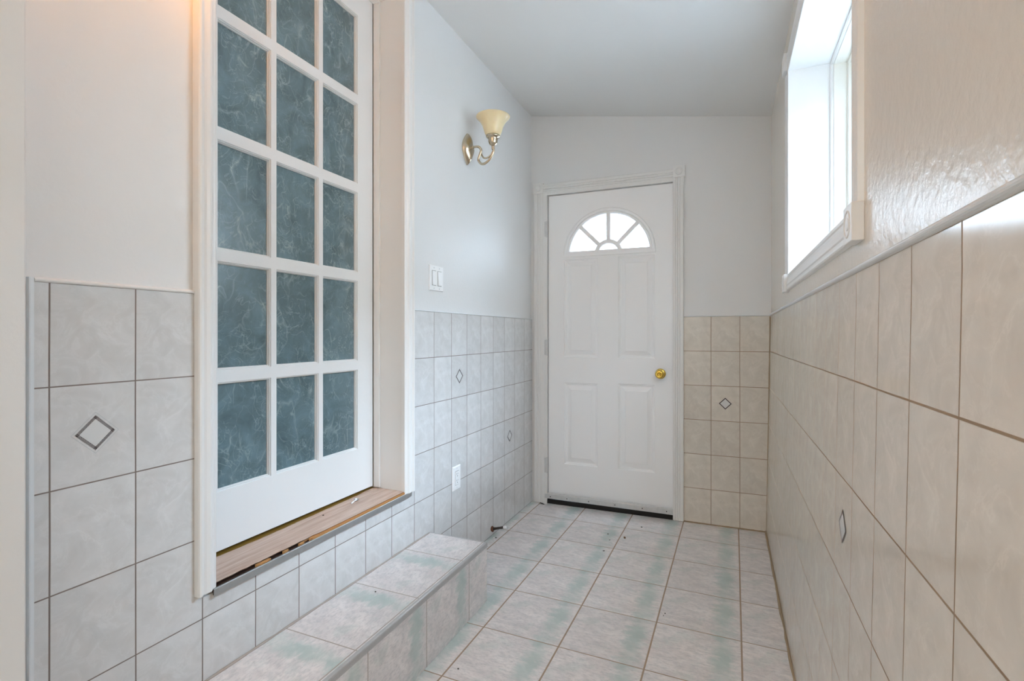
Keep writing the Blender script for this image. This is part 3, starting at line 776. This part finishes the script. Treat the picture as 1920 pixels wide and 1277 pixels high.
extrude_profile(mb, [(SY1-0.009, SZ+0.0005), (SY1-0.001, SZ), (SY1, SZ-0.002), (SY1, SZ-0.018), (SY1-0.009, SZ-0.012)], XS, SX-0.001, lambda p, q_, w: (w, p, q_))
mb.build('edge_trim', M_tiletrim, ST, label='grey edge trim along the step')
mb = MB()
pts = [(-L + 0.0015, 0.32 + (1.905-0.32)*k/50, SZ + 0.0012) for k in range(51)]
tube(mb, pts, [random.uniform(0.0024, 0.0048) for _ in pts], 8)
mb.build('caulk_line', M_caulk_grey, ST, smooth=True, label='grey-tan grout line against the wall')
rebase(ST)
# grey caulk line where the step meets the wall
# ================================================================== WALL SCONCES
def sconce(yc, label, shade_mat_):
    zc = 2.0820
    s = root('wall_sconce', (-PL, yc, zc), label, 'wall lamp', None, 'matching wall sconces')
    mb = MB(); nn = 28; mm = 8; rings = []
    for j in range(mm+1):
        t = j/mm; sc_ = math.cos(t*PI/2)**0.8 if j < mm else 0.0; h = 0.034*math.sin(t*PI/2)
        if j == 0: sc_ = 1
        ring_ = []
        for k in range(nn):
            a = 2*PI*k/nn; v = math.sin(a); u = math.cos(a)
            w_ = 0.0500*(1-abs(v)**1.75)*(1 if u >= 0 else -1) if abs(u) > 1e-9 else 0
            flute_ = 1 + 0.05*math.cos(6*a)*math.sin(t*PI)
            ring_.append((-PL + h*flute_, yc + w_*sc_*1.0, zc + 0.0815*v*sc_))
        rings.append(ring_)
    for A, B in zip(rings, rings[1:]):
        for k in range(nn): mb.face([A[k], A[(k+1) % nn], B[(k+1) % nn], B[k]])
    mb.build('backplate', M_nickel, s, smooth=True)
    mb = MB()
    sp0 = [(-1.2000, 2.0860), (-1.1819, 2.0877), (-1.1619, 2.0853), (-1.147, 2.0677), (-1.1526, 2.0449), (-1.1619, 2.0195), (-1.1487, 1.9993), (-1.1289, 1.9949), (-1.1026, 2.0099), (-1.0831, 2.035), (-1.0765, 2.0573), (-1.0795, 2.0790)]
    pth = smooth_path([(x, yc, z) for x, z in sp0]); tube(mb, pth, [0.0062]*len(pth), 14)
    sp1 = [(-1.1510, 2.0640), (-1.1460, 2.0480), (-1.1370, 2.0300), (-1.1223, 2.0223), (-1.1010, 2.0285), (-1.0885, 2.0420), (-1.0800, 2.0570)]
    pth = smooth_path([(x, yc+0.002, z) for x, z in sp1]); tube(mb, pth, [0.0030+0.0015*math.sin(PI*i/len(pth)) for i in range(len(pth))], 12)
    lathe(mb, [(0.0, -0.004), (0.0095, -0.002), (0.0095, 0.004), (0.0065, 0.008)], lambda a, b, c: (-1.1965+c, yc+a, 2.0865+b), 20, close=False)
    lathe(mb, [(0.0065, 2.060), (0.0085, 2.064), (0.0065, 2.068), (0.0085, 2.072), (0.0065, 2.078)], lambda a, b, c: (-1.0799+a, yc+b, c), 20, close=False)
    mb.build('arm', M_nickel, s, smooth=True)
    mb = MB()
    lathe(mb, [(0.0, 2.0760), (0.0075, 2.0765), (0.0120, 2.0810), (0.0190, 2.0865), (0.0225, 2.0960), (0.0235, 2.1100), (0.0250, 2.1180), (0.0330, 2.1200), (0.0350, 2.1230), (0.0350, 2.1290), (0.0330, 2.1290), (0.0310, 2.1225), (0.0, 2.1220)], lambda a, b, c: (-1.0799+a, yc+b, c), 36, close=False)
    mb.build('socket_cup', M_nickel, s, smooth=True)
    mb = MB(); outp = [(0.0290, 2.1235), (0.0335, 2.1270), (0.0390, 2.1350), (0.0435, 2.1470), (0.0480, 2.1620), (0.0535, 2.1780), (0.0610, 2.1930), (0.0700, 2.2060), (0.0790, 2.2150), (0.0840, 2.2200), (0.0850, 2.2225), (0.0838, 2.2240)]
    inn = [(0.0800, 2.2215), (0.0690, 2.2110), (0.0580, 2.1950), (0.0500, 2.1780), (0.0440, 2.1600), (0.0400, 2.1450), (0.0350, 2.1350), (0.0, 2.1300)]
    lathe(mb, outp+inn, lambda a, b, c: (-1.0799+a, yc+b, c), 48, close=False)
    mb.build('lamp_shade', shade_mat_, s, smooth=True, label='cream bell-shaped glass shade')
    rebase(s)
    return s
sconce(2.2670, 'nickel wall sconce with an unlit cream bell glass shade between the two doors', M_shade)
m_em, nt_, b_ = newmat('lit_cream_glass'); b_.inputs['Base Color'].default_value = (0.85, 0.7, 0.45, 1)
b_.inputs['Emission Color'].default_value = LAMP_COL + (1,); b_.inputs['Emission Strength'].default_value = LAMP_E
sconce(0.6600, 'lit twin sconce above the near tiles, just out of the photograph', m_em)

# ================================================================== SWITCH AND OUTLET
def bevbox(mb, a, b, T, ins=0.002):
    "plate with sloped rim: a=(u0,v0,d0) b=(u1,v1,d1)"
    (u0, v0, d0_), (u1, v1, d1_) = a, b
    ring(mb, u0, u1, v0, v1, [(0, d0_), (0, d0_+(d1_-d0_)*0.5), (ins, d1_)], T)
sw = root('light_switch', (-PL, 1.9700, 1.3325), 'white double rocker light switch on the left wall above the tiles', 'light switch')
Ts = lambda u, v, d: (-PL+d, u, v)
mb = MB(); bevbox(mb, (1.9120, 1.3325, 0), (2.0300, 1.4475, 0.0065), Ts, 0.003); mb.build('cover_plate', M_plastic, sw)
for yk, tilt in ((1.9480, 0.0015), (1.9940, 0.0045)):
    mb = MB(); ring(mb, yk-0.0175, yk+0.0175, 1.3560, 1.4240, [(0, 0.0067), (0.0009, 0.0067)], Ts, mfill=1); mb.build('rocker_gap', [M_slot, M_slot], sw)
    mb = MB(); a, b = yk-0.0158, yk+0.0158; c, d = 1.3575, 1.4225
    P8 = [(a, c, 0.006), (b, c, 0.006), (b, d, 0.006), (a, d, 0.006)]; tp = [(a, c, 0.0085+tilt), (b, c, 0.0085+tilt), (b, d, 0.0085), (a, d, 0.0085)]
    mb.face([Ts(*p) for p in tp])
    for k in range(4): mb.face([Ts(*P8[k]), Ts(*P8[(k+1) % 4]), Ts(*tp[(k+1) % 4]), Ts(*tp[k])])
    mb.build('rocker', M_plastic, sw, bevel=0.0008)
    for zz in (1.3435, 1.4365):
        mb = MB(); lathe(mb, [(0.0030, 0.0065), (0.0028, 0.0074), (0.0, 0.0076)], lambda p, q_, r_: Ts(yk+p, zz+q_, r_), 12, close=False); mb.build('screw', M_silic, sw)
rebase(sw)
ol = root('power_outlet', (-L, 2.1460, 0.3740), 'white power outlet on the left tiles near the step', 'power outlet')
To = lambda u, v, d: (-L+d, u, v)
mb = MB(); bevbox(mb, (2.1085, 0.3745, 0), (2.1840, 0.4900, 0.0065), To, 0.003); mb.build('cover_plate', M_plastic, ol)
mb = MB(); ring(mb, 2.1290, 2.1640, 0.3985, 0.4665, [(0, 0.0067), (0.0009, 0.0067)], To, mfill=1); mb.build('gap', [M_slot, M_slot], ol)
mb = MB(); mb.box((0.0062, 2.1300, 0.4000), (0.0086, 2.1625, 0.4650), 0, lambda a, b, c: (-L+a, b, c)); mb.build('receptacle', M_plastic, ol, bevel=0.0006)
mb = MB()
for zc_ in (0.4480, 0.4160):
    mb.box((0.0084, 2.1400, zc_+0.001), (0.0089, 2.1412, zc_+0.009), 0, lambda a, b, c: (-L+a, b, c)); mb.box((0.0084, 2.1520, zc_+0.002), (0.0089, 2.1532, zc_+0.009), 0, lambda a, b, c: (-L+a, b, c))
    lathe(mb, [(0.0026, 0.0088), (0.0, 0.0089)], lambda p, q_, r_: To(2.1465+p, zc_-0.0055+q_, r_), 12, close=False)
mb.build('slots', M_slot, ol, label='dark plug slots')
for zz in (0.3850, 0.4795):
    mb = MB(); lathe(mb, [(0.0028, 0.0065), (0.0026, 0.0073), (0.0, 0.0075)], lambda p, q_, r_: To(2.1462+p, zz+q_, r_), 12, close=False); mb.build('screw', M_silic, ol)
rebase(ol)

# ================================================================== DOOR STOPPER on the wall
M_dark = paint_mat('dark_brown_stopper', (0.022, 0.012, 0.008), 0.35, 0.1, 40)
M_rust = paint_mat('rusty_stopper_base', (0.13, 0.045, 0.018), 0.5, 0.4, 60)
ds = root('door_stopper', (-L, 2.552, 0.038), 'dark brown door stopper with a white tip, low on the left tiles', 'door stopper')
ax0 = Vector((-L, 2.552, 0.036)); ax1 = Vector((-1.138, 2.552, 0.060)); dr = (ax1-ax0).normalized(); e1 = Vector((0, 1, 0)); e2 = dr.cross(e1)
Tx = lambda a, b, c: tuple(ax0 + dr*c + e1*a + e2*b)
mb = MB(); lathe(mb, [(0.0150, 0.0008), (0.0165, 0.004), (0.0150, 0.008), (0.0105, 0.012), (0.0, 0.013)], Tx, 24, close=False); mb.build('base_flange', M_rust, ds, smooth=True)
mb = MB(); lathe(mb, [(0.0100, 0.010), (0.0078, 0.018), (0.0066, 0.030), (0.0063, 0.076), (0.0, 0.077)], Tx, 20, close=False); mb.build('shaft', M_dark, ds, smooth=True)
mb = MB(); lathe(mb, [(0.0066, 0.076), (0.0080, 0.078), (0.0080, 0.090), (0.0065, 0.093), (0.0, 0.094)], Tx, 20, close=False); mb.build('tip', M_plastic, ds, smooth=True, label='white rubber tip')
rebase(ds)

# ================================================================== SMALL LITTER
# silver key-like fastener on the sill
M_silver = metal('bright_zinc', (0.72, 0.73, 0.75), 0.28)
fk = root('small_metal_fastener', (-1.318, 1.535, 0.4905), 'small silver metal fastener with a loop end lying on the sill board', 'fastener')
mb = MB(); tube(mb, [(-1.3120, 1.5060, 0.4925), (-1.3195, 1.5300, 0.4935)], 0.0026, 10); mb.build('shank', M_plastic, fk, smooth=True, label='pale shank')
mb = MB(); pth = [(-1.3235+0.0065*math.cos(a), 1.5430+0.0125*math.sin(a), 0.4945) for a in [2*PI*k/20-PI/2 for k in range(20)]] ; tube(mb, pth, 0.0030, 8); mb.build('loop', M_silver, fk, smooth=True, label='grey loop')
rebase(fk)
M_leaf = paint_mat('dry_brown_leaf', (0.16, 0.085, 0.035), 0.7, 0.3, 80)
M_speck = paint_mat('dark_grit', (0.05, 0.045, 0.038), 0.8, 0.3, 90)
M_chip = paint_mat('white_paint_chip', (0.82, 0.82, 0.80), 0.6, 0.2, 90)
def crumb(name, x, y, z, sx, sy, sz, mat, label, cat, grp=None, rot=0.0, seed=0):
    rg = random.Random(seed); bm = bmesh.new(); bmesh.ops.create_icosphere(bm, subdivisions=2, radius=1.0)
    for v in bm.verts:
        k = 1 + rg.uniform(-0.22, 0.22); v.co = Vector((v.co.x*sx*k, v.co.y*sy*k, v.co.z*sz))
        v.co.z += sz
    me = bpy.data.meshes.new(name); bm.to_mesh(me); bm.free(); me.materials.append(mat)
    o = bpy.data.objects.new(name, me); C.objects.link(o); o.location = (x, y, z); o.rotation_euler = (0, 0, rot)
    return tag(o, label, cat, grp)
crumb('dried_leaf', -0.5287, 2.8114, 0.0005, 0.0055, 0.0130, 0.0030, M_leaf, 'curled brown leaf scrap on the floor near the entry door', 'leaf', None, 0.35, 1)
crumb('grit', -0.4659, 3.0064, 0.0003, 0.0050, 0.0050, 0.0020, M_speck, 'dark speck on the first floor tile before the door', 'grit', 'dark specks on the floor', 0, 2)
crumb('grit', -0.6247, 2.8268, 0.0003, 0.0040, 0.0040, 0.0018, M_speck, 'tiny dark speck just beside the brown leaf scrap', 'grit', 'dark specks on the floor', 0, 3)
crumb('grit', -0.5988, 2.7497, 0.0003, 0.0035, 0.0030, 0.0014, M_speck, 'faint speck below the one beside the leaf scrap', 'grit', 'dark specks on the floor', 0, 4)
crumb('grit', -0.5968, 2.5988, 0.0003, 0.0060, 0.0030, 0.0018, M_speck, 'flat dark speck on the third row of floor tiles', 'grit', 'dark specks on the floor', 0.6, 5)
crumb('grit', -0.2343, 2.1144, 0.0003, 0.0030, 0.0030, 0.0016, M_speck, 'upper of two specks on the floor tile nearest the window wall', 'grit', 'dark specks on the floor', 0, 6)
crumb('grit', -0.2385, 2.0959, 0.0003, 0.0025, 0.0025, 0.0014, M_speck, 'lower of two specks on the floor tile nearest the window wall', 'grit', 'dark specks on the floor', 0, 7)
crumb('grit', -0.8391, 1.4870, 0.0003, 0.0030, 0.0030, 0.0014, M_speck, 'dark speck on the floor beside the step front', 'grit', 'dark specks on the floor', 0, 8)
crumb('grit', -1.1111, 1.3950, 0.2494, 0.0028, 0.0028, 0.0016, M_speck, 'black speck on top of the tiled step', 'grit', None, 0, 9)
crumb('grit', -1.3206, 1.3704, 0.4902, 0.0030, 0.0030, 0.0016, M_speck, 'black speck in the middle of the sill board', 'grit', None, 0, 10)
crumb('grit', -1.1860, 2.5283, 0.0003, 0.0050, 0.0045, 0.0020, M_speck, 'dark crumb beside the door stopper', 'grit', None, 0, 11)
crumb('paint_chip', -1.1969, 2.5236, 0.0003, 0.0045, 0.0080, 0.0018, M_chip, 'white paint chip beside the door stopper', 'paint chip', None, 0, 12)
crumb('paint_chip', -1.1700, 2.6700, 0.0003, 0.0060, 0.0050, 0.0015, M_chip, 'pale plaster crumb past the door stopper', 'paint chip', None, 0, 13)
crumb('rubber_scrap', -1.1419, 3.1600, 0.0003, 0.0240, 0.0050, 0.0025, M_speck, 'black rubber scrap at the foot of the entry door casing', 'rubber scrap', None, -0.5, 14)

# ================================================================== CEILING FILL PANEL, added to brighten the hall (above the frame of the photograph)
px_, py_ = -0.50, -2.30
cl = root('fill_panel', (px_, py_, ceil_z(px_)), 'flush square fill panel added behind the photographer, out of the photograph', 'fill light')
slope = (ceil_z(1) - ceil_z(0))
mb = MB()
Tc = lambda x, y, z: (px_+x, py_+y, ceil_z(px_+x)+z)
mb.box((-0.42, -0.42, -0.030), (0.42, 0.42, -0.0005), 0, Tc); mb.build('housing', M_plastic, cl, bevel=0.003)
rebase(cl)
ld = bpy.data.lights.new('fill_panel_source', 'AREA'); ld.shape = 'SQUARE'; ld.size = 0.78; ld.energy = PANEL_W; ld.color = PANEL_COL
lo = bpy.data.objects.new('fill_panel_source', ld); C.objects.link(lo); lo.location = (px_, py_, ceil_z(px_)-0.034); lo.rotation_euler = (0, -math.atan(slope), 0)

# ================================================================== OUTSIDE
M_ground = paint_mat('snowy_ground', (0.70, 0.71, 0.72), 0.9, 0.3, 5)
mb = MB(); mb.box((-15, -15, -0.30), (25, 30, -0.16)); mb.build('ground', M_ground, kind='structure', label='pale snowy ground outside the house')
M_blocker = paint_mat('grey_brown_blocker', (0.30, 0.28, 0.26), 0.9, 0.3, 8)
M_siding = paint_mat('white_siding', (0.80, 0.80, 0.80), 0.7, 0.1, 5)
M_roof = paint_mat('grey_shingles', (0.16, 0.155, 0.15), 0.9, 0.4, 5)
hs = root('house', (1.5, 19.0, -0.16), 'neighbouring house seen faintly through the fan window', 'house')
mb = MB(); mb.box((-1.2, 17.5, -0.16), (7.5, 23, 4.3)); mb.build('walls', M_siding, hs)
mb = MB(); extrude_profile(mb, [(17.0, 4.28), (17.0, 4.42), (20.2, 5.7), (23.5, 4.42), (23.5, 4.28)], -1.7, 8.0, lambda p, q_, w: (w, p, q_)); mb.build('roof', M_roof, hs)
rebase(hs)
hb = root('low_sky_blocker', (6.0, 1.0, -0.16), 'house-like block added beyond the side window to cut low sky light, hidden from the photograph', 'house')
mb = MB(); mb.box((3.6, -7.0, -0.16), (9.0, 9.0, 3.6)); mb.build('walls', M_blocker, hb)  # unseen block, added to hold back low sky light at the window
rebase(hb)
